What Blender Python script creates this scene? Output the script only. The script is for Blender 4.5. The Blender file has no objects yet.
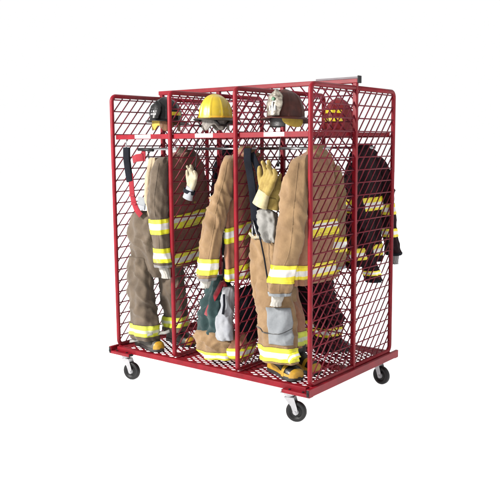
import bpy, math, random
from math import sin, cos, pi, radians, sqrt, exp
from mathutils import Vector, Matrix, Euler, noise

random.seed(7)
scene = bpy.context.scene
col = scene.collection

# ------------------------------------------------------------------ materials
def mat(name, base, rough=.6, metal=0., noise_amt=0., nscale=20., bump=0., bscale=200., base2=None, spec=.5,
        coat=0., sheen=0., weave=0., wscale=500., emis=None):
    if emis is None and name != 'white_label':
        g = .60; base = tuple(c*g for c in base); base2 = tuple(c*g for c in base2) if base2 else None
    m = bpy.data.materials.new(name); m.use_nodes = True
    nt = m.node_tree; N = nt.nodes; L = nt.links
    b = N['Principled BSDF']
    b.inputs['Roughness'].default_value = rough
    b.inputs['Metallic'].default_value = metal
    b.inputs['Specular IOR Level'].default_value = spec
    b.inputs['Coat Weight'].default_value = coat
    b.inputs['Sheen Weight'].default_value = sheen
    tc = N.new('ShaderNodeTexCoord')
    if noise_amt > 0 or base2:
        n = N.new('ShaderNodeTexNoise'); n.inputs['Scale'].default_value = nscale
        n.inputs['Detail'].default_value = 6; n.inputs['Roughness'].default_value = .62
        L.new(tc.outputs['Object'], n.inputs['Vector'])
        r = N.new('ShaderNodeValToRGB')
        r.color_ramp.elements[0].position = .33; r.color_ramp.elements[1].position = .68
        c2 = base2 or tuple(c*(1-noise_amt) for c in base)
        r.color_ramp.elements[0].color = (*c2, 1); r.color_ramp.elements[1].color = (*base, 1)
        L.new(n.outputs['Fac'], r.inputs['Fac']); L.new(r.outputs['Color'], b.inputs['Base Color'])
    else:
        b.inputs['Base Color'].default_value = (*base, 1)
    prev = None
    if bump > 0:
        n2 = N.new('ShaderNodeTexNoise'); n2.inputs['Scale'].default_value = bscale; n2.inputs['Detail'].default_value = 4
        L.new(tc.outputs['Object'], n2.inputs['Vector'])
        bp = N.new('ShaderNodeBump'); bp.inputs['Strength'].default_value = bump; bp.inputs['Distance'].default_value = .004
        L.new(n2.outputs['Fac'], bp.inputs['Height']); prev = bp
    if sheen > 0 and weave > 0:
        n4 = N.new('ShaderNodeTexNoise'); n4.noise_type = 'RIDGED_MULTIFRACTAL'; n4.inputs['Scale'].default_value = 4.2
        n4.inputs['Detail'].default_value = 3; n4.inputs['Distortion'].default_value = .6
        mp = N.new('ShaderNodeMapping'); mp.inputs['Scale'].default_value = (1.3, 1.3, .75); mp.inputs['Rotation'].default_value = (.5, .35, 0)
        L.new(tc.outputs['Object'], mp.inputs['Vector']); L.new(mp.outputs[0], n4.inputs['Vector'])
        b4 = N.new('ShaderNodeBump'); b4.inputs['Strength'].default_value = .55; b4.inputs['Distance'].default_value = .016
        L.new(n4.outputs['Fac'], b4.inputs['Height'])
        if prev: L.new(prev.outputs['Normal'], b4.inputs['Normal'])
        prev = b4
    if weave > 0:
        w = N.new('ShaderNodeTexWave'); w.inputs['Scale'].default_value = wscale; w.inputs['Distortion'].default_value = 1.
        w.bands_direction = 'Z'
        L.new(tc.outputs['Object'], w.inputs['Vector'])
        bp = N.new('ShaderNodeBump'); bp.inputs['Strength'].default_value = weave; bp.inputs['Distance'].default_value = .002
        L.new(w.outputs['Fac'], bp.inputs['Height'])
        if prev: L.new(prev.outputs['Normal'], bp.inputs['Normal'])
        prev = bp
    if prev: L.new(prev.outputs['Normal'], b.inputs['Normal'])
    if emis:
        b.inputs['Emission Color'].default_value = (1, 1, 1, 1); b.inputs['Emission Strength'].default_value = emis
    return m

def stripe_mat(name, edge, mid, lo=.3, hi=.7):
    m = bpy.data.materials.new(name); m.use_nodes = True
    nt = m.node_tree; N = nt.nodes; L = nt.links; b = N['Principled BSDF']
    uv = N.new('ShaderNodeUVMap'); uv.uv_map = 'UVMap'
    s = N.new('ShaderNodeSeparateXYZ'); L.new(uv.outputs['UV'], s.inputs[0])
    r = N.new('ShaderNodeValToRGB'); r.color_ramp.interpolation = 'CONSTANT'
    e = r.color_ramp.elements
    e[0].position = 0; e[0].color = (*edge, 1); e[1].position = lo; e[1].color = (*mid, 1)
    k = e.new(hi); k.color = (*edge, 1)
    dk = tuple(c*.45 for c in edge)
    for p_ in (.045, .945): q_ = e.new(p_); q_.color = (*dk, 1); q_ = e.new(p_+.018); q_.color = (*edge, 1)
    L.new(s.outputs[1], r.inputs['Fac'])
    tc = N.new('ShaderNodeTexCoord')
    n = N.new('ShaderNodeTexNoise'); n.inputs['Scale'].default_value = 34; n.inputs['Detail'].default_value = 5
    L.new(tc.outputs['Object'], n.inputs['Vector'])
    mr = N.new('ShaderNodeMapRange'); mr.inputs[1].default_value = .3; mr.inputs[2].default_value = .6
    mr.inputs[3].default_value = .72; mr.inputs[4].default_value = 1.
    L.new(n.outputs['Fac'], mr.inputs[0])
    mx = N.new('ShaderNodeMix'); mx.data_type = 'RGBA'; mx.blend_type = 'MULTIPLY'; mx.inputs[0].default_value = 1
    L.new(r.outputs['Color'], mx.inputs[6]); L.new(mr.outputs[0], mx.inputs[7])
    L.new(mx.outputs[2], b.inputs['Base Color'])
    b.inputs['Roughness'].default_value = .45
    return m

M = {}
M['red'] = mat('red_powder_coat', (.285, .004, .015), .45, noise_amt=.38, nscale=11, bump=.10, bscale=300, spec=.2)
M['wire'] = mat('maroon_wire_coat', (.20, .008, .024), .5, noise_amt=.3, nscale=30, spec=.2)
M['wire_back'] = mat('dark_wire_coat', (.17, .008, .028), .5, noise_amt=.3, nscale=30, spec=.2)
M['tray'] = mat('red_tray_coat', (.27, .004, .014), .5, noise_amt=.38, nscale=15, spec=.15)
M['steel'] = mat('bright_steel', (.62, .62, .64), .25, metal=1., noise_amt=.2, nscale=60)
M['zinc'] = mat('zinc_plate', (.50, .50, .52), .42, metal=.55, noise_amt=.2, nscale=40)
M['rubber'] = mat('black_rubber', (.010, .010, .011), .5, noise_amt=.3, nscale=40, bump=.2, bscale=200, spec=.25)
M['hub'] = mat('wheel_hub', (.10, .10, .105), .4, noise_amt=.2)
M['blackcap'] = mat('black_plastic', (.010, .009, .010), .5, noise_amt=.2, spec=.2)
M['label'] = mat('white_label', (.86, .86, .85), .5, noise_amt=.04, nscale=60)
M['barhighlight'] = mat('bar_highlight_grey', (.16, .12, .14), .6, metal=.0, noise_amt=.25, nscale=30)
def cloth(name, c, c2=None, **k):
    d = dict(rough=.88, noise_amt=.22, nscale=7, bump=.9, bscale=42, weave=.25, wscale=420, sheen=.12, spec=.25)
    d.update(k)
    return mat(name, c, base2=c2, **d)
M['brown'] = cloth('brown_turnout_cloth', (.150, .112, .078), (.078, .057, .039))
M['brownback'] = cloth('red_brown_turnout_cloth', (.26, .120, .088), (.17, .074, .054))
M['tan'] = cloth('tan_turnout_cloth', (.345, .218, .108), (.215, .128, .062))
M['tanback'] = cloth('tan_turnout_cloth_back', (.42, .205, .118), (.28, .125, .072))
M['taninner'] = cloth('pale_tan_lining', (.50, .40, .27), (.37, .28, .18))
M['maroon'] = cloth('dark_maroon_turnout_cloth', (.026, .010, .013), (.010, .004, .006), spec=.08, sheen=.02)
M['navy'] = cloth('navy_black_cloth', (.012, .014, .022), (.006, .007, .010), spec=.08, sheen=.02)
M['teal'] = cloth('dark_green_quilted_lining', (.025, .060, .060), (.010, .030, .032), bump=1., bscale=35)
M['redcloth'] = cloth('red_webbing', (.33, .010, .024), (.22, .006, .014))
M['greycloth'] = cloth('grey_patch_cloth', (.30, .315, .33), (.22, .235, .25))
M['silverknit'] = cloth('silver_grey_knit', (.34, .33, .31), (.22, .215, .20), nscale=14)
M['white'] = cloth('white_knit', (.60, .58, .53), (.46, .43, .38), weave=.5, wscale=260)
M['whiteliner'] = cloth('white_liner_cloth', (.40, .41, .43), (.24, .25, .28))
M['greyknit'] = cloth('grey_knit', (.28, .27, .27), (.18, .17, .17))
M['gloveoff'] = cloth('off_white_leather', (.50, .45, .33), (.34, .29, .19), nscale=30)
M['gloveyel'] = cloth('yellow_leather', (.42, .31, .085), (.27, .18, .04), nscale=26)
M['glovepale'] = cloth('pale_suede', (.66, .58, .36), (.5, .42, .22), nscale=30)
M['stripe'] = stripe_mat('lime_silver_lime_trim', (.58, .57, .018), (.56, .56, .54))
M['stripey'] = stripe_mat('yellow_silver_yellow_trim', (.62, .52, .012), (.56, .55, .52))
M['stripeg'] = stripe_mat('lime_faded_trim', (.42, .46, .03), (.40, .42, .30), .36, .64)
M['bootblack'] = mat('black_boot_rubber', (.020, .019, .018), .38, noise_amt=.4, nscale=30, bump=.25, bscale=80)
M['bootgrey'] = mat('worn_grey_boot_rubber', (.085, .075, .06), .6, noise_amt=.4, nscale=30, bump=.3, bscale=80)
M['bootyel'] = mat('yellow_boot_rubber', (.62, .34, .02), .42, noise_amt=.3, nscale=22, bump=.2, bscale=90)
M['hblack'] = mat('black_helmet_shell', (.012, .011, .012), .34, noise_amt=.4, nscale=30, bump=.1, bscale=120, spec=.22)
M['hyellow'] = mat('yellow_helmet_shell', (.60, .42, .008), .36, noise_amt=.16, nscale=18, bump=.08, bscale=120, coat=.3)
M['hbrown'] = mat('brown_leather_helmet', (.095, .022, .014), .5, noise_amt=.5, nscale=22, bump=.3, bscale=110, spec=.25)
M['hred'] = mat('red_helmet_shell', (.25, .007, .010), .42, noise_amt=.3, nscale=20, bump=.06, bscale=120, spec=.3)
M['hbrim'] = mat('dark_olive_brim', (.032, .030, .018), .5, noise_amt=.4, nscale=30, bump=.1)
M['yeltape'] = mat('yellow_reflective_tape', (.85, .66, .01), .4, noise_amt=.15, nscale=60)
M['oratape'] = mat('orange_yellow_tape', (.85, .45, .02), .4, noise_amt=.15, nscale=60)
M['leather'] = mat('tan_leather_flap', (.30, .13, .055), .7, noise_amt=.6, nscale=34, bump=.6, bscale=60)
M['flapyel'] = mat('yellow_flame_flap', (.62, .42, .05), .75, noise_amt=.3, nscale=30, bump=.5, bscale=60)
M['liner'] = mat('light_helmet_liner', (.40, .36, .32), .7, noise_amt=.7, nscale=45, bump=.5, bscale=60)
M['shield'] = mat('cream_silver_shield', (.52, .47, .39), .35, metal=.3, base2=(.07, .055, .04), nscale=36, bump=.6, bscale=60)
M['mark'] = mat('white_marking', (.72, .68, .70), .5, noise_amt=.3, nscale=80)
M['green'] = mat('green_marking', (.03, .16, .07), .5, noise_amt=.2)

# ------------------------------------------------------------------ mesh helpers
class MB:
    def __init__(s): s.v = []; s.f = []; s.uv = []
    def add(s, vs, fs, uvs=None):
        o = len(s.v); s.v += [Vector(p) for p in vs]; s.f += [tuple(i+o for i in f) for f in fs]
        s.uv += list(uvs) if uvs else [(0, .5)]*len(vs)
    def box(s, c, d, R=None):
        c = Vector(c); vs = []
        for x in (-.5, .5):
            for y in (-.5, .5):
                for z in (-.5, .5):
                    p = Vector((x*d[0], y*d[1], z*d[2]))
                    if R: p = R @ p
                    vs.append(c+p)
        s.add(vs, [(0, 1, 3, 2), (4, 6, 7, 5), (0, 4, 5, 1), (2, 3, 7, 6), (0, 2, 6, 4), (1, 5, 7, 3)])
        return s
    def tube(s, path, r, n=8, caps=True):
        P = [Vector(p) for p in path]; k = len(P)
        rs = r if hasattr(r, '__len__') else [r]*k
        T = [(P[min(i+1, k-1)]-P[max(i-1, 0)]).normalized() for i in range(k)]
        a = Vector((0, 0, 1)) if abs(T[0].z) < .9 else Vector((1, 0, 0))
        nrm = (a - T[0]*a.dot(T[0])).normalized()
        vs = []
        for i in range(k):
            nrm = (nrm - T[i]*nrm.dot(T[i])).normalized(); b = T[i].cross(nrm)
            for j in range(n):
                q = 2*pi*j/n
                vs.append(P[i] + (nrm*cos(q)+b*sin(q))*rs[i])
        fs = [(i*n+j, i*n+(j+1) % n, (i+1)*n+(j+1) % n, (i+1)*n+j) for i in range(k-1) for j in range(n)]
        if caps: fs += [tuple(range(n))[::-1], tuple((k-1)*n+j for j in range(n))]
        s.add(vs, fs); return s
    def ribbon(s, path, side, w, t=.003):
        """flat strap: path centre line, side = width direction"""
        P = [Vector(p) for p in path]; k = len(P); vs = []
        for i in range(k):
            T = (P[min(i+1, k-1)]-P[max(i-1, 0)]).normalized()
            sd = Vector(side[i] if isinstance(side, list) else side); sd = (sd-T*sd.dot(T)).normalized()
            nn = T.cross(sd)
            for a, b in ((-1, -1), (1, -1), (1, 1), (-1, 1)): vs.append(P[i]+sd*a*w/2+nn*b*t/2)
        fs = [(i*4+j, i*4+(j+1) % 4, (i+1)*4+(j+1) % 4, (i+1)*4+j) for i in range(k-1) for j in range(4)]
        fs += [(3, 2, 1, 0), ((k-1)*4, (k-1)*4+1, (k-1)*4+2, (k-1)*4+3)]
        s.add(vs, fs); return s
    def grid(s, fn, nu, nv, closed=False, uvf=None):
        vs = []; uvs = []
        cols = nu if closed else nu+1
        for j in range(nv+1):
            for i in range(cols):
                vs.append(fn(i/nu, j/nv)); uvs.append((i/nu, j/nv))
        fs = []
        for j in range(nv):
            for i in range(nu):
                a = j*cols+i; b = j*cols+(i+1) % cols
                fs.append((a, a+cols, b+cols, b))
        s.add(vs, fs, uvs); return s
    def disc(s, c, axis, r, h, n=24, prof=None):
        """lathe around an axis; prof = [(radius, offset)]"""
        c = Vector(c); ax = Vector(axis).normalized()
        a = ax.orthogonal().normalized(); b = ax.cross(a)
        pr = prof or [(0, -h/2), (r*.92, -h/2), (r, -h/2+.08*h), (r, h/2-.08*h), (r*.92, h/2), (0, h/2)]
        vs = []
        for (q, o) in pr:
            for j in range(n):
                t = 2*pi*j/n; vs.append(c+ax*o+(a*cos(t)+b*sin(t))*max(q, .0005))
        fs = [(i*n+j, i*n+(j+1) % n, (i+1)*n+(j+1) % n, (i+1)*n+j) for i in range(len(pr)-1) for j in range(n)]
        fs += [tuple(range(n))[::-1], tuple((len(pr)-1)*n+j for j in range(n))]
        s.add(vs, fs); return s
    def build(s, name, m, parent=None, smooth=True, bevel=0, thick=0, sub=0):
        me = bpy.data.meshes.new(name)
        off = origin_of(parent) if parent else Vector((0, 0, 0))
        me.from_pydata([tuple(p-off) for p in s.v], [], s.f)
        uvl = me.uv_layers.new(name='UVMap')
        for lp in me.loops: uvl.data[lp.index].uv = s.uv[lp.vertex_index]
        me.materials.append(m)
        if smooth:
            for p in me.polygons: p.use_smooth = True
        me.update()
        o = bpy.data.objects.new(name, me); col.objects.link(o)
        if parent: o.parent = parent
        if thick:
            q = o.modifiers.new('t', 'SOLIDIFY'); q.thickness = thick; q.offset = -1
        if bevel:
            q = o.modifiers.new('b', 'BEVEL'); q.width = bevel; q.segments = 2; q.limit_method = 'ANGLE'; q.harden_normals = False
        if sub:
            q = o.modifiers.new('s', 'SUBSURF'); q.levels = sub; q.render_levels = sub
        return o

def origin_of(o):
    t = Vector((0, 0, 0))
    while o: t = t+o.location; o = o.parent
    return t

def thing(name, label, cat, loc, group=None):
    o = bpy.data.objects.new(name, None); col.objects.link(o); o.location = loc
    o.empty_display_size = .05
    o['label'] = label; o['category'] = cat
    if group: o['group'] = group
    return o
def fbm(p, sc, off=0.):
    return noise.noise(Vector((p[0]*sc+off, p[1]*sc-off*1.7, p[2]*sc+off*.6)))

def catmull(keys, t):
    """keys: list of tuples; t in 0..1"""
    n = len(keys)-1; x = max(0, min(.99999, t))*n; i = int(x); f = x-i
    g = lambda k: keys[max(0, min(n, k))]
    a, b, c, d = g(i-1), g(i), g(i+1), g(i+2)
    return [0.5*((2*b[k])+(-a[k]+c[k])*f+(2*a[k]-5*b[k]+4*c[k]-d[k])*f*f+(-a[k]+3*b[k]-3*c[k]+d[k])*f**3) for k in range(len(b))]

class Cloth:
    """garment tube made of horizontal rings: keys (z, cx, cy, rx, ry) from top to bottom"""
    def __init__(s, keys, seed=0, fold=.010, kfold=5, crease=.010, p=2.3, growth=1.0, cs=7, wrinkle=None, dz=26, dx=16):
        s.k = keys; s.seed = seed; s.fold = fold; s.kf = kfold; s.cr = crease; s.p = p; s.g = growth; s.cs = cs; s.dz = dz; s.dx = dx if int(seed) % 2 else -dx; s.wr = wrinkle or (lambda v: .55)
    def pt(s, u, v, off=0.):
        z, cx, cy, rx, ry = catmull(s.k, v)
        th = 2*pi*u; c, sn = cos(th), sin(th)
        e = 2/s.p
        ex = (abs(c)**e)*(1 if c >= 0 else -1); ey = (abs(sn)**e)*(1 if sn >= 0 else -1)
        nrm = Vector((c/max(rx, .02), sn/max(ry, .02), 0)).normalized()
        P = Vector((cx+rx*ex, cy+ry*ey, z))
        amp = s.fold*(.35+s.g*v)
        ph = s.seed*1.3+2.2*noise.noise(Vector((s.seed, v*2.2, 0)))
        d = amp*(sin(s.kf*th+ph)+.55*sin((s.kf*2+1)*th+ph*1.7+3*v))
        # long drapes, then slanted creases that are sharp on one side
        q = Vector((P.x*s.cs+s.seed, P.y*s.cs, P.z*s.cs*.38+.35*sin(th)))
        n1 = noise.noise(q); n3 = noise.noise(Vector((P.x*s.cs*1.1-s.seed, P.y*s.cs*1.1, P.z*s.cs*1.25+1.1*sin(th+s.seed))))
        d += s.cr*(.9*n1) + s.cr*.75*(1-2.6*abs(n3))*s.wr(v)
        wz = noise.noise(Vector((P.x*5+s.seed, P.y*5, P.z*5)))
        t1 = P.z*s.dz+(P.x+P.y)*s.dx+2.6*wz+s.seed
        m1 = max(0., min(1., .25+1.9*noise.noise(Vector((P.x*6-s.seed, P.y*6, P.z*4+s.seed)))))*s.wr(v)
        d += s.cr*1.05*((1-abs(sin(t1)))**2.2)*m1
        t2 = th*2.2+3.2*noise.noise(Vector((P.x*2.5, P.y*2.5+s.seed, P.z*2.2)))
        m2 = max(0., min(1., .3+1.6*noise.noise(Vector((P.x*4+s.seed, P.y*4, P.z*2.2-s.seed)))))
        d += s.cr*1.1*((1-abs(sin(t2)))**2.6)*m2-s.cr*.35
        n2 = noise.noise(Vector((P.x*30+s.seed, P.y*30, P.z*17)))
        d += s.cr*.20*n2
        zz = s.cr*.5*n1
        P += nrm*(d+off); P.z += zz
        return P
    def vz(s, z):
        lo, hi = 0., 1.
        for _ in range(30):
            m = (lo+hi)/2
            if catmull(s.k, m)[0] > z: lo = m
            else: hi = m
        return lo
    def body(s, nu=84, nv=90, v0=0, v1=1, cap=True):
        b = MB(); b.grid(lambda u, v: s.pt(u, v0+(v1-v0)*v), nu, nv, closed=True)
        if cap:
            c = sum(b.v[:nu], Vector())/nu; b.v.append(c); b.uv.append((0, 0)); k = len(b.v)-1
            b.f += [(i, (i+1) % nu, k) for i in range(nu)]
        return b
    def band(s, ztop, zbot, u0=0, u1=1, off=.004, nu=80, nv=8, tilt=0.):
        b = MB(); v0, v1 = s.vz(ztop), s.vz(zbot)
        if tilt:
            us = [u0+(u1-u0)*i/nu for i in range(nu+1)]
            va = [s.vz(ztop+tilt*sin(2*pi*u)) for u in us]; vb = [s.vz(zbot+tilt*sin(2*pi*u)) for u in us]
            b.grid(lambda u, v: s.pt(us[round(u*nu)], va[round(u*nu)]*(1-v)+vb[round(u*nu)]*v, off), nu, nv, closed=(u0 == 0 and u1 == 1))
            return b
        full = (u0 == 0 and u1 == 1)
        b.grid(lambda u, v: s.pt(u0+(u1-u0)*u, v0+(v1-v0)*v, off), nu, nv, closed=full)
        return b
    def patch(s, ztop, zbot, u0, u1, off=.010, nu=26, nv=26):
        """raised pocket / patch whose border falls back onto the cloth"""
        b = MB(); v0, v1 = s.vz(ztop), s.vz(zbot)
        def fn(u, v):
            e = 0. if (u < 1e-6 or u > 1-1e-6 or v < 1e-6 or v > 1-1e-6) else 1.
            uu = min(max((u*1.06-.03), 0), 1); vv = min(max((v*1.06-.03), 0), 1)
            return s.pt(u0+(u1-u0)*uu, v0+(v1-v0)*vv, off*e-.003*(1-e))
        b.grid(fn, nu, nv); return b

def blob(name, limbs, m, parent, vox=.0045, extra=None, smooth_it=6):
    """several tapered limbs fused into one continuous surface"""
    b = MB()
    for path, rs in limbs:
        # resample + rounded ends
        P = [Vector(p) for p in path]
        d0 = (P[0]-P[1]).normalized(); d1 = (P[-1]-P[-2]).normalized()
        PP = [P[0]+d0*rs[0]*.9, P[0]+d0*rs[0]*.6]+P+[P[-1]+d1*rs[-1]*.6, P[-1]+d1*rs[-1]*.9]
        RR = [rs[0]*.3, rs[0]*.75]+list(rs)+[rs[-1]*.75, rs[-1]*.3]
        b.tube(PP, RR, 12)
    if extra: extra(b)
    o = b.build(name, m, parent)
    r = o.modifiers.new('r', 'REMESH'); r.mode = 'VOXEL'; r.voxel_size = vox; r.use_smooth_shade = True
    sm = o.modifiers.new('s', 'SMOOTH'); sm.iterations = smooth_it; sm.factor = .5
    return o

# ------------------------------------------------------------------ dimensions
W, D, H = 1.68, .512, 1.80
BAY = W/3
R = .0150
FLOOR = -.242

# ------------------------------------------------------------------ floor (white sweep with added glow)
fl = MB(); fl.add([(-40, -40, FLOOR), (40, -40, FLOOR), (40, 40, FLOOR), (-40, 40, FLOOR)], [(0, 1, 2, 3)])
M['floor'] = mat('glowing_white_floor', (.9, .9, .9), .9, noise_amt=.01, nscale=2, spec=0., emis=.90)  # glow added: keeps the floor pure white and hides contact shadows
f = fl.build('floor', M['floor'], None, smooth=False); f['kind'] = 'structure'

# ------------------------------------------------------------------ the rack
rack = thing('gear_rack', 'red steel double-sided gear rack on casters with mesh panels and three bays a side', 'gear rack', (W/2, D, FLOOR))

def arc(cx, cz, r, a0, a1, n=7):
    return [(cx+r*cos(radians(a0+(a1-a0)*i/n)), cz+r*sin(radians(a0+(a1-a0)*i/n))) for i in range(n+1)]
rc = .038
def divider(x, side):
    """side -1: front half (y 0..D); +1: rear half"""
    g = (lambda y: y) if side < 0 else (lambda y: 2*D-y)
    pts = [(D-.016, H)]+[(a, b) for a, b in arc(rc, H-rc, rc, 90, 180)]+[(a, b) for a, b in arc(rc, rc, rc, 180, 270)]+[(D-.016, 0)]
    fr = MB().tube([(x, g(y), z) for y, z in pts], R, 14).build('divider_frame', M['red'], rack)
    # mesh: horizontals plus slanted wires, clipped to the frame rectangle
    mb = MB(); y0, y1, z0, z1 = .012, D-.012, .014, H-.014
    pit = .0812; r = .0045
    z = z0+.055
    while z < z1:
        mb.tube([(x+.003, g(y0), z), (x+.003, g(y1), z)], r, 5); z += pit
    # slanted wires rise towards the rear on every panel
    k = -H
    a_, b_ = (0., D) if side < 0 else (D, 2*D)
    p2 = .0765; sl = 1.08
    c = -3.
    while c < 4.:
        # z = (y - c)*sl
        ya, yb = max(a_+.012, c+z0/sl), min(b_-.012, c+z1/sl)
        if yb-ya > .01:
            mb.tube([(x-.003, ya, (ya-c)*sl), (x-.003, yb, (yb-c)*sl)], r, 5)
        c += p2
    mb.build('mesh_panel', M['wire'], fr, smooth=True)
for i in range(4):
    divider(i*BAY, -1); divider(i*BAY, +1)
    MB().box((i*BAY, D, (H+.035)/2-.01), (.030, .026, H+.035+.02)).build('centre_post', M['red'], rack, smooth=False, bevel=.004)

# spine mesh between the posts, slanting the other way
for i in range(3):
    x0, x1 = i*BAY+.015, (i+1)*BAY-.015; mb = MB(); r = .0045; z0, z1 = .02, H+.03
    z = .05
    while z < z1: mb.tube([(x0, D+.003, z), (x1, D+.003, z)], r, 5); z += .0812
    c = -3.
    while c < 5:
        xa, xb = max(x0, c-z1/1.1), min(x1, c-z0/1.1)
        if xb-xa > .01: mb.tube([(xa, D-.003, (c-xa)*1.1), (xb, D-.003, (c-xb)*1.1)], r, 5)
        c += .078
    mb.build('spine_mesh', M['wire_back'], rack)
# spine top bar
tb = MB().box((W/2, D, H+.044), (W+.045, .034, .030)).build('top_bar', M['red'], rack, smooth=False, bevel=.004)
MB().box((W-.130, D, H+.0625), (.31, .040, .013)).build('bar_highlight', M['barhighlight'], tb, smooth=False, bevel=.002)  # grey strip painting the highlight along the bar's top edge
MB().box((W+.0265, D, H+.052), (.010, .040, .046)).build('end_cap', M['blackcap'], tb, smooth=False, bevel=.003)

# shelves + rails
for side in (-1, 1):
    g = (lambda y: y) if side < 0 else (lambda y: 2*D-y)
    for i in range(3):
        x0, x1 = i*BAY+.016, (i+1)*BAY-.016; zs = 1.512
        s = MB()
        s.box(((x0+x1)/2, g(.018), zs), (x1-x0, .006, .032))
        s.box(((x0+x1)/2, g(.034), zs-.014), (x1-x0, .026, .004))
        s.box(((x0+x1)/2, g(D-.03), zs), (x1-x0, .006, .024))
        for xx in (x0+.004, x1-.004): s.box((xx, g(D/2), zs+.002), (.006, D-.075, .024))
        sh = s.build('shelf', M['red'], rack, smooth=False, bevel=.0015)
        w = MB(); x = x0+.03
        while x < x1-.01:
            w.tube([(x, g(.022), zs+.009), (x, g(D-.03), zs+.009)], .0027, 5); x += .052
        for yy in (.14, .26, .38): w.tube([(x0+.004, g(yy), zs+.003), (x1-.004, g(yy), zs+.003)], .0032, 5)
        w.build('shelf_wire', M['wire'], sh)
        if side < 0:
            MB().box((i*BAY+.287, .0135, zs+.001), (.152, .003, .025)).build('label_plate', M['label'], sh, smooth=False, bevel=.0008)
        MB().tube([(x0-.01, g(.24), 1.427), (x1+.01, g(.24), 1.427)], .0085, 12).build('hanging_rail', M['steel'], rack)

# floor tray: frame and expanded metal
t = MB()
t.box((W/2, -.012, -.026), (W-.02, .034, .036)); t.box((W/2, 2*D+.012, -.026), (W-.02, .034, .036))
for x in (.004, W-.004): t.box((x, D, -.0255), (.034, 2*D-.012, .035))
t.box((W/2, D, -.026), (W-.05, .05, .03))
for x in (BAY, 2*BAY):
    for s_ in (0, 1): t.box((x, D/2+s_*D, -.0265), (.03, D-.06, .029))
tray = t.build('floor_tray', M['tray'], rack, smooth=False, bevel=.003)
for bi in range(3):
    for side in (0, 1):
        x0, x1 = bi*BAY+(.018 if bi else .02), (bi+1)*BAY-.018
        y0, y1 = (.004, D-.024) if side == 0 else (D+.024, 2*D-.004)
        m_ = MB()
        for fam in (1, -1):
            slope = .62*fam; c = -2.
            st = .0470
            while c < 3.:
                # y = c + slope*(x-x0), clipped
                xa, xb = x0, x1
                ya, yb = c, c+slope*(x1-x0)
                def clip(yv): return x0+(yv-c)/slope
                lo, hi = (y0, y1)
                xs = sorted((clip(lo), clip(hi))); xa, xb = max(x0, xs[0]), min(x1, xs[1])
                if xb-xa > .01:
                    A = Vector((xa, c+slope*(xa-x0), -.012+.0012*fam)); B = Vector((xb, c+slope*(xb-x0), -.012+.0012*fam))
                    m_.ribbon([A, B], (-slope, 1, 0), .0145, .002)
                c += st
        m_.build('tray_mesh', M['tray'], tray, smooth=False)
# base cross channels (front to back) and caster plates
for x, sg in ((-.028, 1), (W+.028, -1)):
    c = MB(); c.box((x, D, -.030), (.022, 2*D+.13, .050))
    ch = c.build('base_channel', M['red'], rack, smooth=False, bevel=.003)
    for yy in (-.066, 2*D+.066):
        MB().box((x, yy, -.030), (.016, .004, .042)).build('end_cap', M['blackcap'], ch, smooth=False, bevel=.001)
    for yy in (-.040, 2*D+.040):
        # square plate bar pointing inwards
        bar = MB().box((x+sg*.092, yy, -.0475), (.205, .046, .022)).build('caster_bar', M['red'], ch, smooth=False, bevel=.003)
        MB().box((x+sg*.196, yy, -.0475), (.005, .038, .018)).build('end_cap', M['blackcap'], bar, smooth=False, bevel=.001)
        for q in (.05, .15): MB().disc((x+sg*q, yy, -.036), (0, 0, 1), .008, .008, 6).build('bolt', M['blackcap'], bar, smooth=False)
        MB().disc((x, yy-.028 if yy < 0 else yy+.028, -.034), (0, 1, 0), .007, .008, 6).build('bolt', M['blackcap'], bar, smooth=False)

def caster(px, py, ang):
    """ang: direction the wheel trails"""
    d = Vector((cos(ang), sin(ang), 0)); ax = Vector((-sin(ang), cos(ang), 0))
    P = Vector((px, py, 0)); rw = .0655; wc = P+d*.046; wc.z = FLOOR+rw
    c = MB(); c.box((px, py, -.0615), (.095, .072, .005))
    c.disc((px, py, -.070), (0, 0, 1), .033, .014, 20)
    c.disc((px, py, -.080), (0, 0, 1), .026, .010, 20)
    Rm = Matrix.Rotation(ang, 3, 'Z')
    c.box(P+d*.006+Vector((0, 0, -.0865)), (.062, .052, .004), Rm)
    for s_ in (-1, 1):
        o = ax*(s_*.0265)
        prof = [(-.026, -.0865), (.038, -.0865), (.058, -.150), (.0615, wc.z-.004), (.050, wc.z-.019), (.036, wc.z-.014), (.018, -.140)]
        vs = []
        for q in (-.0015, .0015):
            for a, z in prof: vs.append(P+d*a+o+ax*q+Vector((0, 0, z)))
        n = len(prof); fs = [tuple(range(n))[::-1], tuple(range(n, 2*n))]+[(i, (i+1) % n, (i+1) % n+n, i+n) for i in range(n)]
        c.add(vs, fs)
    root = c.build('caster', M['zinc'], rack, smooth=False, bevel=.0012)
    prof = [(.018, -.018), (.022, -.010), (.038, -.010), (.043, -.019), (.058, -.019), (.0625, -.016), (.0652, -.009), (.0655, 0), (.0652, .009), (.0625, .016), (.058, .019), (.043, .019), (.038, .010), (.022, .010), (.018, .018)]
    MB().disc(wc, ax, 0, 0, 40, prof).build('wheel', M['rubber'], root)
    h = MB(); h.disc(wc, ax, .020, .044, 20); h.disc(wc, ax, .008, .066, 6); h.build('axle_hub', M['zinc'], root, smooth=False, bevel=.001)
caster(1.545, -.025, radians(18))
caster(.085, -.010, radians(12))
caster(1.60, .985, radians(-10))
caster(.10, 1.01, radians(25))

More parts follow.
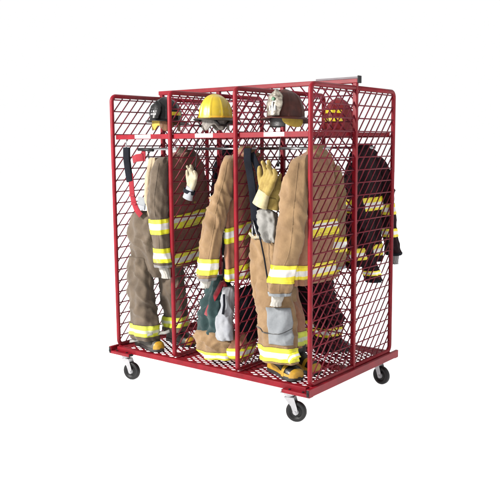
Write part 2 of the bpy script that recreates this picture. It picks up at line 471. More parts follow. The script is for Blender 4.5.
# ------------------------------------------------------------------ coats
def coat(label, loc, body_k, sleeves, bm, sm_mats, stripes_body, stripe_mat_, collar_m, seed, wrist=True, cuffm=None, extras=None, pocket=None, tilt=0., group='turnout coats hanging on the rails', nbody=96):
    root = thing('turnout_coat', label, 'coat', loc, group)
    cb = Cloth(body_k, seed, fold=.0085, kfold=6, crease=.0120, p=2.6, cs=6.5, wrinkle=lambda v: .75, dz=17, dx=8)
    cb.body(nbody, 110).build('coat_body', bm, root, thick=.004)
    def seam(c, pts, par, nm='seam'):
        MB().tube([c.pt(u, c.vz(z), .0005) for u, z in pts], .0022, 5).build(nm, bm if par is root else sm_mats, par)
    zt, zh = body_k[0][0], body_k[-1][0]
    seam(cb, [(.02*sin(i*.3), zt-.13-(zt-.13-zh)*i/60) for i in range(61)], root)
    seam(cb, [(-.23+.46*i/50, zt-.20+.02*cos(i*.12)) for i in range(51)], root)
    for (a, b_, u0, u1) in stripes_body:
        cb.band(a, b_, u0, u1, .006, tilt=tilt).build('reflective_stripe', stripe_mat_, root)
    if pocket:
        for (a, b_, u0, u1) in pocket: cb.patch(a, b_, u0, u1, .014).build('pocket', bm, root)
    for si, sl in enumerate(sleeves):
        cs = Cloth(sl['k'], seed+11+si*5, fold=.0050, kfold=3, crease=.0130, p=2.1, growth=.4, cs=8.5, wrinkle=lambda v: .5+.9*exp(-((v-.42)/.13)**2)+.5*exp(-((v-.95)/.08)**2))
        so = cs.body(56, 80).build('sleeve', sm_mats, root, thick=.003)
        for (a, b_) in sl['st']: cs.band(a, b_, 0, 1, .004).build('reflective_stripe', stripe_mat_, so)
        zb, cx, cy, rx, ry = sl['k'][-1]
        seam(cs, [(.83+.01*sin(i*.2), sl['k'][1][0]-(sl['k'][1][0]-zb-.03)*i/60) for i in range(61)], so)
        cs.band(zb+.018, zb, 0, 1, .004, nv=3).build('cuff_trim', cuffm or M['greyknit'], so)
        if wrist and sl.get('wrist', True):
            wx, wy = sl.get('wd', (.006, 0))
            kk = [(zb+.03, cx, cy, rx*.62, ry*.62), (zb-.02, cx+wx, cy+wy, rx*.60, ry*.60), (zb-.05, cx+wx*2, cy+wy, rx*.50, ry*.5), (zb-sl.get('wl', .075), cx+wx*2.6, cy+wy, rx*.54, ry*.52)]
            cw = Cloth(kk, seed+3, fold=.0022, kfold=11, crease=.003, p=2.)
            cw.body(44, 20).build('wristlet', sl.get('wm', M['white']), so, thick=.003)
    # collar + hanger
    z, cx, cy, rx, ry = body_k[0]
    ck = Cloth([(z+.035, cx, cy, rx*.9, ry*.9), (z+.01, cx, cy, rx*1.05, ry*1.02), (z-.03, cx, cy, rx*1.35, ry*1.25)], seed+2, fold=.004, kfold=3, crease=.006)
    ck.body(40, 12, cap=False).build('collar', collar_m, root, thick=.005)
    if extras: extras(root, cb)
    return root

# each coat hangs on the rail with its shoulders running front to back
def body_keys(x, ya, yb, ztop, zhem, tx=.058, lean=0.):
    ym = (ya+yb)/2; h = (yb-ya)/2
    return [(ztop, x, ym, .045, .075), (ztop-.02, x, ym, .05, .13), (ztop-.045, x, ym, tx*.90, h*.66), (ztop-.11, x+lean*.1, ym, tx*.95, h*.84),
            (ztop-.22, x+lean*.3, ym, tx*.98, h*.95), (ztop-.40, x+lean*.6, ym, tx, h), ((ztop+zhem)/2-.08, x+lean*.8, ym, tx*1.02, h*1.0), (zhem+.10, x+lean, ym, tx*1.06, h*1.02), (zhem, x+lean, ym, tx*1.08, h*1.01)]

# bay 1 brown coat
def ex1(root, cb):
    Cloth([(1.37, .385, .030, .020, .035), (1.25, .372, .012, .030, .045), (1.10, .365, .006, .034, .050), (1.00, .380, .008, .028, .045), (.93, .395, .01, .018, .030)], 31, fold=.006, kfold=3, crease=.012).body(40, 50).build('coat_lapel', M['taninner'], root, thick=.003)
    MB().disc((.532, .27, 1.052), (1, 0, 0), .010, .006, 12).build('snap_button', M['gloveyel'], root)
coat('brown turnout coat hanging in the left bay with lime stripes and a white wristlet', (.46, .24, .62),
     body_keys(.462, .030, .470, 1.405, .605),
     [dict(k=[(1.375, .460, .060, .030, .050), (1.33, .458, .020, .048, .056), (1.20, .452, -.010, .058, .058), (1.05, .450, -.022, .062, .058), (.93, .462, -.030, .062, .058), (.80, .485, -.036, .062, .056), (.70, .500, -.040, .060, .054), (.630, .508, -.042, .060, .052)],
           st=[(.955, .855), (.760, .665)], wd=(.012, 0), wl=.075)],
     M['brownback'], M['brown'], [(.985, .885, 0, 1), (.725, .635, 0, 1)], M['stripe'], M['brown'], 3, tilt=.026, extras=ex1, cuffm=M['greyknit'])

# bay 2 tan coat
def ex2(root, cb):
    # open front edge: dark lining strip with a row of snap hooks
    MB().ribbon([cb.pt(.70, cb.vz(1.22-.62*i/24), .004) for i in range(25)], (1, .2, 0), .030, .004).build('front_lining', M['navy'], root)
    for z in (1.12, .90, .74): MB().disc(cb.pt(.715, cb.vz(z), .010), (.4, -1, 0), .008, .006, 10).build('snap_hook', M['steel'], root)
coat('tan turnout coat hanging in the middle front bay under the yellow helmet', (1.02, .24, .62),
     body_keys(1.028, .016, .470, 1.41, .575, .058),
     [dict(k=[(1.385, 1.04, .070, .030, .050), (1.345, 1.055, .020, .042, .056), (1.22, 1.040, -.012, .052, .060), (1.08, 1.005, -.026, .064, .062), (.92, .965, -.034, .072, .062), (.80, .940, -.038, .074, .060), (.70, .922, -.040, .071, .058), (.580, .900, -.042, .062, .052)],
           st=[(.725, .620)], wd=(-.008, 0), wl=.055)],
     M['tanback'], M['tan'], [(.965, .865, 0, 1), (.700, .610, 0, 1)], M['stripe'], M['tan'], 8, tilt=.045, extras=ex2)

# bay 3 tan coat: heavier, nearer
coat('tan turnout coat hanging in the right front bay beneath the brown leather helmet', (1.56, .24, .62),
     body_keys(1.572, .012, .462, 1.410, .600, .050),
     [dict(k=[(1.385, 1.590, .070, .034, .050), (1.345, 1.590, .020, .050, .058), (1.22, 1.580, -.012, .076, .064), (1.06, 1.578, -.026, .086, .066), (.92, 1.560, -.034, .092, .066), (.80, 1.535, -.038, .088, .064), (.70, 1.505, -.040, .082, .062), (.545, 1.482, -.042, .066, .056)],
           st=[(.735, .625)], wd=(-.010, 0), wl=.072),
      dict(k=[(1.32, 1.60, .40, .026, .040), (1.26, 1.605, .425, .032, .045), (1.15, 1.610, .435, .036, .052), (1.0, 1.613, .432, .038, .060), (.88, 1.614, .425, .040, .066), (.77, 1.614, .415, .040, .066), (.66, 1.612, .41, .036, .060)],
           st=[(.865, .770)], wrist=False)],
     M['tanback'], M['tan'], [(.985, .890, -.115, .25), (.725, .640, 0, 1)], M['stripey'], M['tan'], 14, cuffm=M['greycloth'])

# rear right dark coat
coat('dark maroon turnout coat hanging in the rear right bay behind the end panel', (1.60, .80, .62),
     body_keys(1.592, .560, 1.010, 1.42, .640, .046),
     [dict(k=[(1.36, 1.60, .93, .034, .050), (1.30, 1.60, 1.00, .052, .060), (1.16, 1.605, 1.045, .056, .060), (1.0, 1.61, 1.075, .056, .058), (.88, 1.615, 1.10, .054, .056), (.78, 1.62, 1.13, .054, .054), (.665, 1.625, 1.17, .056, .056)],
           st=[(1.04, .96), (.86, .80)], wm=M['greyknit'], wd=(0, .01), wl=.07),
      dict(k=[(1.30, 1.60, .60, .03, .05), (1.1, 1.61, .64, .045, .050), (.9, 1.62, .70, .050, .052), (.75, 1.63, .76, .052, .055), (.62, 1.632, .815, .055, .062), (.515, 1.634, .86, .050, .060)],
           st=[(.600, .565)], wrist=False)],
     M['maroon'], M['maroon'], [(1.095, 1.005, 0, 1), (.765, .685, 0, 1)], M['stripey'], M['maroon'], 21, cuffm=M['navy'])

# rear left bay black coat (seen between the brown and the tan coat)
coat('black turnout coat in the rear left bay glimpsed between the brown and tan coats', (.47, .80, .70),
     body_keys(.455, .552, 1.0, 1.41, .70, .055), [], M['navy'], M['navy'], [(1.0, .91, 0, 1)], M['stripey'], M['navy'], 27)

# hangers: one for each coat
for (x, y, lab) in ((.462, .25, 'steel hanger holding the brown coat in the left bay'), (1.028, .25, 'steel hanger holding the middle tan coat'),
                    (1.580, .25, 'steel hanger holding the right tan coat'), (1.600, 2*D-.24, 'steel hanger holding the dark maroon coat'), (.455, 2*D-.24, 'steel hanger holding the black coat at the rear')):
    yr = .24 if y < D else 2*D-.24
    pth = [(x, yr-.19, 1.335), (x, yr-.02, 1.395), (x, yr, 1.41), (x, yr+.017, 1.424), (x, yr+.014, 1.438), (x, yr, 1.445), (x, yr-.014, 1.438)]
    hb = MB().tube(pth, .0028, 6); hb.tube([(x, yr, 1.405), (x, yr+.19, 1.335), (x, yr-.19, 1.335)], .0028, 6)
    o = hb.build('coat_hanger', M['steel'], None); o['label'] = lab; o['category'] = 'hanger'; o['group'] = 'coat hangers on the rails'

# ------------------------------------------------------------------ trousers
def leg_obj(keys, m, root, seed, stripes=(), smat=None, name='trouser_leg', crease=.014, fold=.008, n=64):
    c = Cloth(keys, seed, fold=fold, kfold=4, crease=crease*1.1, p=2.15, growth=.5, cs=9, wrinkle=lambda v: .75+.5*exp(-((v-.45)/.15)**2))
    o = c.body(n, 90).build(name, m, root, thick=.003)
    for (a, b) in stripes: c.band(a, b, 0, 1, .005).build('reflective_cuff', smat or M['stripe'], o)
    return c, o

tr1 = thing('turnout_trousers', 'brown turnout trousers hanging by red braces at the left end panel', 'trousers', (.22, .12, .1), 'turnout trousers in the bays')
leg_obj([(.99, .20, .075, .050, .03), (.95, .195, .075, .105, .055), (.85, .205, .085, .150, .075), (.72, .225, .10, .155, .085), (.60, .245, .13, .150, .10), (.52, .27, .16, .13, .10)], M['brown'], tr1, 41, name='trouser_seat', crease=.016)
leg_obj([(.66, .185, .06, .090, .06), (.55, .195, .045, .098, .07), (.42, .215, .035, .100, .078), (.36, .232, .035, .092, .075), (.26, .240, .035, .098, .080), (.17, .245, .035, .104, .083), (.105, .245, .035, .100, .082), (.075, .25, .035, .098, .08)], M['brown'], tr1, 43, [(.185, .105)], M['stripeg'])
leg_obj([(.66, .335, .20, .085, .07), (.52, .340, .21, .092, .078), (.40, .345, .22, .092, .080), (.28, .350, .225, .092, .080), (.19, .352, .23, .095, .082), (.115, .352, .23, .092, .082)], M['brown'], tr1, 47, [(.225, .150)], M['stripeg'])
# waist buckle plate
MB().box((.262, .012, 1.052), (.075, .010, .085), Matrix.Rotation(radians(8), 3, 'Y')).build('buckle_patch', M['greycloth'], tr1, smooth=False, bevel=.003)
MB().box((.262, .006, 1.022), (.070, .006, .030), Matrix.Rotation(radians(8), 3, 'Y')).build('pale_tag', M['whiteliner'], tr1, smooth=False, bevel=.002)
br = MB()
br.ribbon([(.150, .02, 1.255), (.165, .012, 1.18), (.178, .004, 1.12), (.195, 0, 1.06), (.225, -.002, 1.005), (.262, .004, .965)], (1, .1, .1), .044, .006)
br.ribbon([(.170, .028, 1.352), (.215, .020, 1.366), (.275, .026, 1.372)], (0, 0, 1), .052, .006)
br.ribbon([(.272, .034, 1.435), (.276, .030, 1.39), (.272, .030, 1.345)], (1, 0, 0), .036, .005)
bo = br.build('brace_strap', M['redcloth'], tr1, bevel=.001)
MB().ribbon([(.118, .02, 1.44), (.118, .018, 1.37), (.130, .018, 1.28), (.150, .014, 1.20)], (1, .1, 0), .055, .018).build('brace_pad', M['navy'], tr1, bevel=.004)
bk = MB().box((.182, -.004, 1.105), (.052, .008, .016)); bk.box((.200, -.006, 1.045), (.050, .008, .012)); bk.build('slide_buckle', M['redcloth'], tr1, smooth=False, bevel=.002)
MB().tube([(.122, .018, 1.50), (.114, .018, 1.47), (.118, .018, 1.435)], .004, 6).build('clip', M['steel'], tr1)

# right bay trousers
tr3 = thing('turnout_trousers', 'tan turnout trousers with a grey knee patch standing over black and yellow boots', 'trousers', (1.38, .10, .1), 'turnout trousers in the bays')
leg_obj([(.935, 1.310, .075, .070, .04), (.89, 1.305, .07, .105, .06), (.78, 1.31, .07, .125, .075), (.68, 1.325, .075, .135, .085), (.56, 1.35, .08, .140, .095), (.48, 1.38, .08, .13, .095)], M['tan'], tr3, 52, name='trouser_seat', crease=.014)
c3, o3 = leg_obj([(.62, 1.345, .06, .125, .075), (.50, 1.375, .05, .135, .085), (.40, 1.400, .045, .138, .090), (.30, 1.410, .045, .134, .092), (.22, 1.412, .05, .130, .090), (.15, 1.412, .055, .128, .088), (.100, 1.41, .06, .130, .088)], M['tan'], tr3, 55, [(.205, .115)], M['stripe'], crease=.012)
c3.patch(.46, .225, .748, .960, .005).build('knee_patch', M['greycloth'], o3)
# stitched dark welt below the knee
w3 = MB(); v_ = c3.vz(.300)
w3.tube([c3.pt(.60+.36*i/30, c3.vz(.335-.040*sin(pi*i/30)), .003) for i in range(31)], .0038, 6); w3.build('knee_seam', M['bootblack'], o3)
leg_obj([(.62, 1.30, .24, .08, .07), (.48, 1.31, .26, .085, .08), (.34, 1.33, .27, .088, .085), (.22, 1.35, .275, .09, .085), (.14, 1.36, .28, .09, .085)], M['tanback'], tr3, 57, [(.245, .155)], M['stripeg'])
sus = MB()
sus.ribbon([(1.185, .04, 1.43), (1.19, .03, 1.36), (1.215, .025, 1.27), (1.235, .02, 1.18), (1.25, .015, 1.08), (1.262, .01, .98), (1.27, .008, .90)], (1, .2, 0), .050, .012)
sus.ribbon([(1.20, .06, 1.40), (1.26, .05, 1.30), (1.29, .04, 1.22), (1.27, .03, 1.12), (1.255, .02, 1.02)], (1, .2, 0), .040, .010)
sus.build('brace_strap', M['navy'], tr3, bevel=.003)
MB().ribbon([(1.315, -.030, .93), (1.34, -.034, .86), (1.365, -.034, .76), (1.385, -.030, .64), (1.39, -.02, .56)], (1, .2, 0), .009, .004).build('side_strap', M['navy'], tr3)
cl = MB(); cl.tube([(1.255, -.002, .985), (1.28, -.01, .93), (1.30, -.01, .885), (1.275, -.006, .87), (1.25, -.002, .90), (1.25, 0, .96)], .006, 8)
cl.build('hook_clasp', M['steel'], tr3)
MB().ribbon([(1.225, -.004, .905), (1.26, -.012, .880), (1.32, -.012, .885), (1.35, -.004, .915)], (0, .2, 1), .018, .004).build('waist_loop', M['gloveoff'], tr3)

# middle bay trousers: pushed down onto their boots
tr2 = thing('turnout_trousers', 'tan turnout trousers pushed down over boots with green and white lining showing', 'trousers', (.95, .2, .02), 'turnout trousers in the bays')
leg_obj([(.225, .86, .11, .05, .05), (.21, .855, .10, .115, .10), (.17, .855, .10, .140, .12), (.11, .86, .10, .142, .125), (.06, .875, .10, .125, .115), (.03, .89, .10, .11, .10)], M['tan'], tr2, 61, [(.085, .035)], M['stripe'], crease=.022, fold=.008)
leg_obj([(.22, 1.02, .16, .04, .06), (.19, 1.01, .16, .075, .11), (.13, 1.01, .16, .085, .12), (.08, 1.01, .16, .083, .12), (.03, 1.01, .16, .08, .10)], M['tanback'], tr2, 62, [(.12, .05)], M['stripe'], crease=.02)
leg_obj([(.59, .895, .13, .03, .03), (.57, .89, .12, .065, .05), (.48, .875, .11, .088, .06), (.36, .860, .09, .095, .07), (.28, .858, .08, .095, .075), (.21, .86, .07, .085, .075), (.17, .865, .06, .07, .06)], M['teal'], tr2, 63, name='green_lining', crease=.020, fold=.020)
leg_obj([(.53, 1.00, .06, .03, .03), (.50, 1.00, .06, .040, .040), (.40, 1.00, .05, .044, .045), (.35, .995, .04, .050, .048), (.32, .985, .035, .066, .050), (.20, .985, .03, .068, .050), (.18, .985, .03, .060, .045)], M['whiteliner'], tr2, 64, name='white_knee_liner', crease=.010, fold=.004)
MB().ribbon([(.925, .030, .215+.075), (.945, .010, .30), (1.01, .010, .285), (1.05, .03, .30)], (0, 0, 1), .012, .005).build('liner_seam', M['greyknit'], tr2)
MB().tube([(1.015, -.004, .49), (1.020, -.008, .42), (1.014, -.016, .36)], .008, 8).build('liner_zip', M['navy'], tr2)
rs = MB(); rs.ribbon([(.955, .055, .56), (.93, .040, .50), (.89, .030, .43), (.862, .012, .36), (.850, .008, .325)], (1, 0, .3), .040, .006)
rs.ribbon([(.955, .055, .565), (.985, .05, .53), (.99, .045, .49)], (1, 0, .3), .030, .006)
rs.build('brace_strap', M['redcloth'], tr2)
leg_obj([(.52, 1.05, .22, .02, .04), (.49, 1.05, .22, .034, .08), (.38, 1.048, .23, .042, .12), (.28, 1.045, .25, .048, .14), (.20, 1.045, .25, .048, .13), (.15, 1.045, .25, .04, .10)], M['navy'], tr2, 66, name='navy_lining', crease=.02, fold=.012)

# rear maroon trousers folded down
tr4 = thing('turnout_trousers', 'dark maroon turnout trousers folded down over boots behind the spine mesh at right', 'trousers', (1.28, .78, .02), 'turnout trousers in the bays')
leg_obj([(.56, 1.22, .70, .06, .05), (.54, 1.22, .70, .13, .11), (.44, 1.22, .71, .150, .13), (.33, 1.23, .72, .155, .13), (.24, 1.23, .73, .145, .13), (.16, 1.23, .73, .15, .13), (.06, 1.23, .73, .15, .13)], M['maroon'], tr4, 71, [(.235, .165)], M['stripey'], crease=.022)
leg_obj([(.40, 1.36, .70, .04, .05), (.37, 1.36, .70, .07, .09), (.24, 1.37, .70, .08, .10), (.13, 1.37, .70, .085, .10), (.03, 1.37, .70, .08, .10)], M['maroon'], tr4, 73, [(.20, .14)], M['stripey'], crease=.02)

# ------------------------------------------------------------------ boots
def boot(label, x, y, ang, m, toe_m, L=.30, w=.056, shaft_h=.16, band=True, z0=.0):
    root = thing('fire_boot', label, 'boot', (x, y, z0), 'rubber boots on the tray floor')
    Rz = Matrix.Rotation(ang, 3, 'Z')
    def P(a, b, c): return Vector((x, y, z0))+Rz @ Vector((a, b, c))
    prof = [(-.085, .030, .060), (-.080, .040, .085), (-.05, .043, .115), (0, .042, .120), (.05, .044, .105), (.09, .050, .085), (.13, .054, .072), (.160, .051, .062), (.185, .043, .052), (.202, .028, .036), (.210, .010, .012), (.211, .001, .001)]
    def surf(u, v, off=0.):
        a, ww, hh = catmull(prof, v); t = pi*u
        # arch cross-section from one side over to the other
        cx_ = cos(t); sx = sin(t)**.8 if sin(t) > 0 else 0
        return P(a+off*.3*(1 if v > .8 else 0), (ww+off)*(abs(cx_)**.8)*(1 if cx_ > 0 else -1)*w/.056, .018+(hh+off)*sx*.9)
    f = MB(); f.grid(surf, 24, 40); f.build('boot_foot', m, root)
    tc = MB(); tc.grid(lambda u, v: surf(u, .72+.28*v, .0045), 24, 14); tc.build('toe_cap', toe_m, root)
    if band:
        tb_ = MB(); tb_.grid(lambda u, v: surf(u, .50+.07*v, .0045), 24, 4); tb_.build('foot_band', toe_m, root)
        tb_ = MB(); tb_.grid(lambda u, v: surf(.0+.10*u, .02+.70*v, .003), 6, 20); tb_.build('side_band', toe_m, root)
        tb_ = MB(); tb_.grid(lambda u, v: surf(1-.10*u, .02+.70*v, .003), 6, 20); tb_.build('side_band', toe_m, root)
    so = MB(); out = []
    for i in range(21):
        a, ww, hh = catmull(prof, i/20*.95); out.append((a, ww+.004))
    ring = [(a, ww*w/.056) for a, ww in out]+[(a, -ww*w/.056) for a, ww in out[::-1]]
    ring[20] = (ring[20][0]+.006, ring[20][1]); n = len(ring)
    so.add([P(a, b, .0) for a, b in ring]+[P(a, b, .024) for a, b in ring], [tuple(range(n))[::-1], tuple(range(n, 2*n))]+[(i, (i+1) % n, (i+1) % n+n, i+n) for i in range(n)])
    so.build('boot_sole', M['bootblack'], root, smooth=False)
    s = Cloth([(shaft_h, *P(-.02, 0, 0)[:2], .068, .068), (.13, *P(-.02, 0, 0)[:2], .064, .064), (.09, *P(-.018, 0, 0)[:2], .056, .056)], 5, fold=.001, crease=.002)
    s.body(30, 10, cap=False).build('boot_shaft', m, root, thick=.004)
    return root
boot('worn boot with yellow toe cap nearest the left end panel', .190, .085, radians(-14), M['bootgrey'], M['bootyel'], band=False)
boot('yellow-toed boot behind the left post and second trouser leg', .285, .315, radians(-14), M['bootgrey'], M['bootyel'], band=False)
boot('black boot with yellow toe and bands under the grey-patched trousers', 1.375, .120, radians(-22), M['bootblack'], M['bootyel'], w=.066)
boot('black boot with yellow toe behind the front right post', 1.40, .285, radians(-18), M['bootblack'], M['bootyel'])
boot('dark boot under the maroon trousers at the rear', 1.26, .80, radians(10), M['bootblack'], M['bootblack'], band=False)
# pull loops lying over the first boots
pl = MB(); pl.ribbon([(.13, -.012, .045), (.20, -.018, .065), (.27, -.022, .095), (.33, -.020, .125), (.36, -.01, .135)], (0, .5, 1), .020, .006)
pl.ribbon([(.335, .06, .12), (.40, .075, .13), (.43, .09, .145)], (0, .5, 1), .022, .006)
pl.build('ankle_strap', M['silverknit'], tr1)
gk = [(1.545, -.030, .135), (1.558, -.036, .155), (1.575, -.036, .172), (1.592, -.020, .180), (1.600, .01, .182)]
gs = MB(); gs.grid(lambda u, v: Vector(catmull(gk, u))+Vector((-.010, 0, .016))*(1-2*v)+Vector((0, -.003*sin(pi*v)+.002*sin(25*u), 0)), 24, 8)
gs.build('ankle_strap', M['stripe'], tr3, thick=.004)

# ------------------------------------------------------------------ helmets
def helmet(label, x, y, z, ang, shell, brim, sx=.118, sy=.098, hz=.135, brim_back=.075, brim_front=.035, brim_side=.026, shield=None, comb=True, extras=None, tilt=0., zb=0.055):
    """ang: heading of the front of the helmet"""
    root = thing('fire_helmet', label, 'helmet', (x, y, z), 'fire helmets on the shelves')
    Rz = Matrix.Rotation(ang, 3, 'Z') @ Matrix.Rotation(tilt, 3, 'Y')
    O = Vector((x, y, z))
    def P(a, b, c): return O+Rz @ Vector((a, b, c))
    def dome(u, v, off=0.):
        th = 2*pi*u; ph = v*pi/2
        e = sin(ph)**.80; h = cos(ph)
        rid = 0.
        if comb:
            q = abs(sin(th*4)); rid = .0075*max(0, 1-q*3.2)*min(1, e*1.6)
        top = .010*exp(-(sin(th)*e/.16)**2)*(e < 1)*(1 if comb else 0)*max(0, 1-e*.8)
        rr = e*(1+rid/.11)+off/.11*e
        return P(sx*rr*cos(th), sy*rr*sin(th), zb+hz*h**.92+off*h+top)
    d = MB(); d.grid(lambda u, v: dome(u, max(v, .001)), 96, 30, closed=True); d.build('helmet_shell', shell, root)
    def brimf(u, v, dz=0.):
        th = 2*pi*u; c, s_ = cos(th), sin(th)
        wd = brim_side+(brim_front-brim_side)*max(0, c)**1.5+(brim_back-brim_side)*max(0, -c)**1.6
        k = v; dz2 = -k*(.008+.030*max(0, -c)**1.5+.010*abs(s_))
        return P((sx+wd*k)*c, (sy+wd*k)*s_, zb+.003+dz2+dz+(.004 if v > .93 else 0))
    b = MB(); b.grid(lambda u, v: brimf(u, v), 72, 12, closed=True); b.build('brim', brim, root, thick=.005)
    if shield:
        sm_, sw, shh = shield
        sp = MB()
        def sf(u, v):
            t = (u-.5)*2; top = 1-.0*t
            wv = sw*(.62+.38*sin(pi*(.10+.72*v)))*(1-max(0, (v-.70)/.30)**1.25*.93)*(1-.10*max(0, sin(2*pi*v*2)))
            yy = t*wv; bulge = .016*(1-t*t)
            return P(sx+.018+bulge-.022*v-.018*v*v, yy, zb+.004+shh*v)
        sp.grid(sf, 18, 22); so = sp.build('front_shield', sm_, root, thick=.004)
        if isinstance(shield[0], bpy.types.Material) and extras: pass
    if extras: extras(root, P, dome, sx, sy, zb, hz)
    return root

F = radians(-90)   # facing out of the front of the rack
def ex_h1(root, P, dome, sx, sy, zb, hz):
    # yellow band on the shell, leather ear flaps, light rows of wording on the shield
    b = MB(); b.grid(lambda u, v: dome(.16+.16*u, .80+.10*v, .004), 16, 4); b.build('reflective_band', M['yeltape'], root)
    k = MB()
    for row, n in ((0, 5), (1, 3), (2, 3)):
        for i in range(n):
            t = (i-(n-1)/2)/(n)*1.25; v = .66-.18*row-(abs(t)*.10 if row == 0 else 0)
            k.box(P(sx+.018+.016*(1-t*t)-.022*v-.018*v*v+.006, t*.040, zb+.004+.105*v), (.0016, .0085, .0105), Matrix.Rotation(F+.12, 3, 'Z') @ Matrix.Rotation(-.22, 3, 'Y'))
    k.build('shield_lettering', M['mark'], root, smooth=False)
    b = MB(); b.grid(lambda u, v: P((sx*.93)*cos(2*pi*(.04+.42*u)), (sy*.95)*sin(2*pi*(.04+.42*u))+.002*sin(40*u), zb+.006-.088*v*(.7+.3*sin(9*u))), 40, 8); b.build('ear_flap', M['leather'], root, thick=.006)
    b = MB(); b.grid(lambda u, v: P((sx*.93)*cos(2*pi*(.80+.24*u)), (sy*.95)*sin(2*pi*(.80+.24*u)), zb+.006-.080*v*(.8+.2*sin(12*u))), 30, 8); b.build('ear_flap', M['flapyel'], root, thick=.006)
helmet('black fire helmet with a lettered front shield on the left front shelf', .330, .205, 1.535, F+.12, M['hblack'], M['hblack'], .115, .100, .150, .075, .040, .030,
       shield=(M['hblack'], .048, .120), extras=ex_h1, zb=.096)
def ex_h2(root, P, dome, sx, sy, zb, hz):
    b = MB(); b.grid(lambda u, v: P((sx*.80)*cos(2*pi*u), (sy*.85)*sin(2*pi*u)*(1+.05*sin(50*u)), zb-.002-.080*v*(.75+.25*sin(2*pi*u*5))), 60, 8, closed=True); b.build('helmet_liner', M['liner'], root, thick=.008)
    for pth in ([P(.06, .09, zb-.01), P(.03, .10, zb-.045), P(-.02, .10, zb-.050), P(-.06, .09, zb-.01)], [P(.07, -.09, zb-.01), P(.07, -.095, zb-.05), P(.02, -.10, zb-.052)]):
        MB().ribbon(pth, (0, 0, 1), .016, .004).build('chin_strap', M['bootblack'], root)
    b = MB(); b.grid(lambda u, v: dome(u, .955+.04*v, .003), 60, 3, closed=True); b.build('shell_edge_band', M['oratape'], root)
helmet('plain yellow fire helmet with a dark brim on the middle front shelf', .790, .200, 1.537, F-.35, M['hyellow'], M['hbrim'], .116, .100, .150, .070, .035, .028, extras=ex_h2, zb=.092)
def ex_h3(root, P, dome, sx, sy, zb, hz):
    b = MB(); b.grid(lambda u, v: P((sx*.90)*cos(2*pi*(.05+.30*u)), (sy*.97)*sin(2*pi*(.05+.30*u)), zb+.002-.066*v*(sin(pi*u)**.4)), 40, 8); b.build('ear_flap', M['flapyel'], root, thick=.008)
    b = MB(); b.grid(lambda u, v: P((sx*.86)*cos(2*pi*(-.35+.44*u)), (sy*.90)*sin(2*pi*(-.35+.44*u)), zb+.002-.064*v), 30, 8); b.build('ear_flap', M['bootblack'], root, thick=.008)
    # raised badge on the shield
    b = MB(); b.disc(P(sx+.022, .0, zb+.105), Rz3 @ Vector((1, 0, .25)), .011, .008, 12); b.build('badge_jewel', M['green'], root)
    b = MB()
    for (a, c, h) in ((0, .055, .05), (-.018, .060, .030), (.018, .060, .030), (0, .09, .02)):
        b.box(P(sx+.030, a, zb+c-.01), (.006, .010, h), Matrix.Rotation(F+.06, 3, 'Z'))
    b.build('badge_relief', M['steel'], root, smooth=False, bevel=.002)
Rz3 = Matrix.Rotation(F+.06, 3, 'Z')
helmet('brown leather fire helmet with a large cream and silver front shield', 1.385, .170, 1.540, F+.06, M['hbrown'], M['hbrown'], .122, .108, .160, .075, .050, .034,
       shield=(M['shield'], .056, .158), extras=ex_h3, zb=.080)
def ex_h4(root, P, dome, sx, sy, zb, hz):
    MB().box(P(sx+.030, -.02, .092), (.05, .03, .030), Matrix.Rotation(radians(100), 3, 'Z')).build('visor_bracket', M['blackcap'], root, smooth=False, bevel=.006)
    for (va, vb) in ((.60, .68), (.79, .86)):
        for q in ((.385, .45), (.46, .53), (.54, .60)):
            b = MB(); b.grid(lambda u, v: dome(q[0]+(q[1]-q[0])*u+.012*v, va+(vb-va)*v+.0*u, .004), 10, 5); b.build('reflective_patch', M['yeltape'] if va < .8 else M['oratape'], root)
helmet('red fire helmet with yellow reflective patches on the rear right shelf', 1.405, .760, 1.528, radians(100), M['hred'], M['hred'], .122, .106, .205, .030, .035, .012, extras=ex_h4, zb=.022, comb=True)

# ------------------------------------------------------------------ gloves and small gear
def glove(label, O, ax_up, ax_side, m, mc, s=1., spread=.16, curl=.25, cuff_len=.07, group='work gloves hung in the bays'):
    """O: centre of the palm heel; up: direction to the fingertips; side: towards the thumb"""
    up = Vector(ax_up).normalized(); sd = Vector(ax_side); sd = (sd-up*sd.dot(up)).normalized(); nn = up.cross(sd)
    O = Vector(O)
    root = thing('work_glove', label, 'glove', O, group)
    limbs = []
    for i, (o, L) in enumerate(((.033, .070), (.011, .080), (-.012, .074), (-.034, .058))):
        a = (1.5-i)*spread*.5+(.10, -.06, .07, -.09)[i]; d = (up*cos(a)+sd*sin(a)).normalized()
        b0 = O+(up*.080+sd*o)*s; p = [b0]
        for k in range(1, 4):
            bend = (curl+(.08, -.05, .16, .0)[i])*k*.62
            p.append(p[-1]+(d*cos(bend)+nn*sin(bend)+sd*(.10*(i-1.5)*(k-1))).normalized()*L*s/3)
        limbs.append((p, [.0125*s, .0122*s, .0115*s, .0098*s]))
    t0 = O+(up*.025+sd*.036)*s
    limbs.append(([t0, t0+(up*.022+sd*.022)*s, t0+(up*.048+sd*.036+nn*.006)*s, t0+(up*.068+sd*.040+nn*.012)*s], [.016*s, .015*s, .0135*s, .011*s]))
    for o in (-.028, -.010, .010, .028):
        limbs.append(([O+sd*o*s*.8, O+(up*.045+sd*o)*s, O+(up*.082+sd*o*1.05)*s], [.017*s, .0185*s, .0145*s]))
    blob('glove_hand', limbs, m, root, .0042)
    c = MB()
    def cf(u, v):
        th = 2*pi*u; rr = (.036+.010*v)*s; 
        return O-up*(cuff_len*v*s-.006)+sd*cos(th)*rr*(1+.04*sin(3*th+v*3))+nn*sin(th)*rr*.62
    c.grid(cf, 36, 10, closed=True); c.build('glove_cuff', mc, root, thick=.004)
    return root
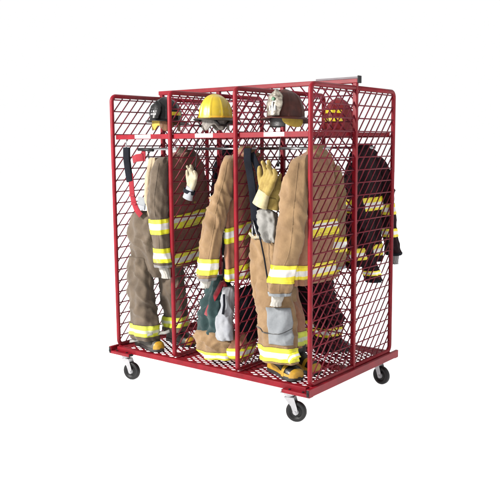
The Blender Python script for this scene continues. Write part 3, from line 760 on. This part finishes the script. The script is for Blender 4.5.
glove('off-white leather glove hung fingers up in front of the brown coat', (.745, -.012, 1.175), (.34, .05, 1), (-1, .3, 0), M['gloveoff'], M['whiteliner'], .98, .34, .45, .085)
glove('yellow leather glove hung fingers up beside the right tan coat', (1.365, -.030, 1.165), (.42, .05, 1), (-1, .2, 0), M['gloveyel'], M['glovepale'], 1.28, .30, .42, .075)
glove('second yellow glove behind the first, partly hidden by the tan sleeve', (1.40, .02, 1.12), (.15, .1, 1), (1, .2, 0), M['gloveyel'], M['gloveyel'], 1.0, .2, .3, .07)
kn = thing('wrist_band', 'dark band round the wrist of the off-white glove', 'wrist band', (.735, -.02, 1.15))
kb = MB(); kb.grid(lambda u, v: Vector((.738-.008*v, -.012, 1.162-.024*v))+Vector((cos(2*pi*u)*.044, sin(2*pi*u)*.031, -.014*cos(2*pi*u))), 30, 3, closed=True); kb.build('band', M['navy'], kn, thick=.004)
# crumpled grey hood hanging under the yellow glove
hd = Cloth([(1.055, 1.345, .012, .03, .03), (1.04, 1.35, .010, .060, .040), (.98, 1.365, .006, .078, .045), (.92, 1.375, .006, .070, .042), (.87, 1.385, .01, .050, .032), (.855, 1.39, .01, .03, .02)], 91, fold=.012, kfold=5, crease=.022, cs=14)
o = hd.body(60, 50).build('knit_hood', M['silverknit'], None, thick=.003)
o['label'] = 'crumpled grey knit cloth hanging below the yellow glove'; o['category'] = 'hood'
# short black hook bar by the braces
hb = MB(); hb.tube([(.235, .02, 1.425), (.30, .02, 1.425), (.375, .025, 1.42)], .010, 10); hb.tube([(.33, .02, 1.42), (.345, .015, 1.34), (.372, .01, 1.27)], .004, 6)
o = hb.build('strap_hook', M['blackcap'], None); o['label'] = 'short black hook bar hanging beside the red braces'; o['category'] = 'hook'
# clips holding the gloves
for (x, z0, z1, lab) in ((.787, 1.30, 1.43, 'small steel clip above the off-white glove'), (1.452, 1.335, 1.43, 'small steel clip above the yellow glove')):
    c = MB().tube([(x, .02, 1.50), (x, .012, z1), (x+.004, .0, (z0+z1)/2), (x, -.008, z0)], .003, 6); c.box((x, -.008, z0-.004), (.014, .010, .022))
    o = c.build('glove_clip', M['blackcap'], None, smooth=False); o['label'] = lab; o['category'] = 'clip'; o['group'] = 'clips holding gloves'

# ------------------------------------------------------------------ camera
cam = bpy.data.cameras.new('camera'); co = bpy.data.objects.new('camera', cam); col.objects.link(co)
co.location = (4.1905, -3.8268, 1.4446)
yaw, pit, roll = .6587, .1332, -.0072
co.rotation_mode = 'QUATERNION'
co.rotation_quaternion = (Euler((pi/2-pit, 0, yaw), 'XYZ').to_matrix() @ Matrix.Rotation(roll, 3, 'Z')).to_quaternion()
cam.sensor_width = 36; cam.lens = 777.04/500*36; cam.clip_end = 500
scene.camera = co

# ------------------------------------------------------------------ light
w = bpy.data.worlds.new('World'); scene.world = w; w.use_nodes = True
w.node_tree.nodes['Background'].inputs[0].default_value = (1, 1, 1, 1)
w.node_tree.nodes['Background'].inputs[1].default_value = 1.0
def area(name, loc, target, size, power, color=(1, 1, 1)):
    l = bpy.data.lights.new(name, 'AREA'); l.energy = power; l.size = size; l.color = color
    o = bpy.data.objects.new(name, l); col.objects.link(o); o.location = loc
    o.rotation_euler = (Vector(target)-Vector(loc)).to_track_quat('-Z', 'Y').to_euler()
area('key_softbox', (-.7, -3.7, 3.0), (.9, .2, .9), .7, 600, (1, .97, .93))
area('side_softbox', (4.6, .2, 2.6), (1.4, .6, .9), 1.4, 22, (1, .98, .97))

scene.view_settings.view_transform = 'Standard'; scene.view_settings.look = 'None'
scene.view_settings.exposure = 0; scene.view_settings.gamma = 1
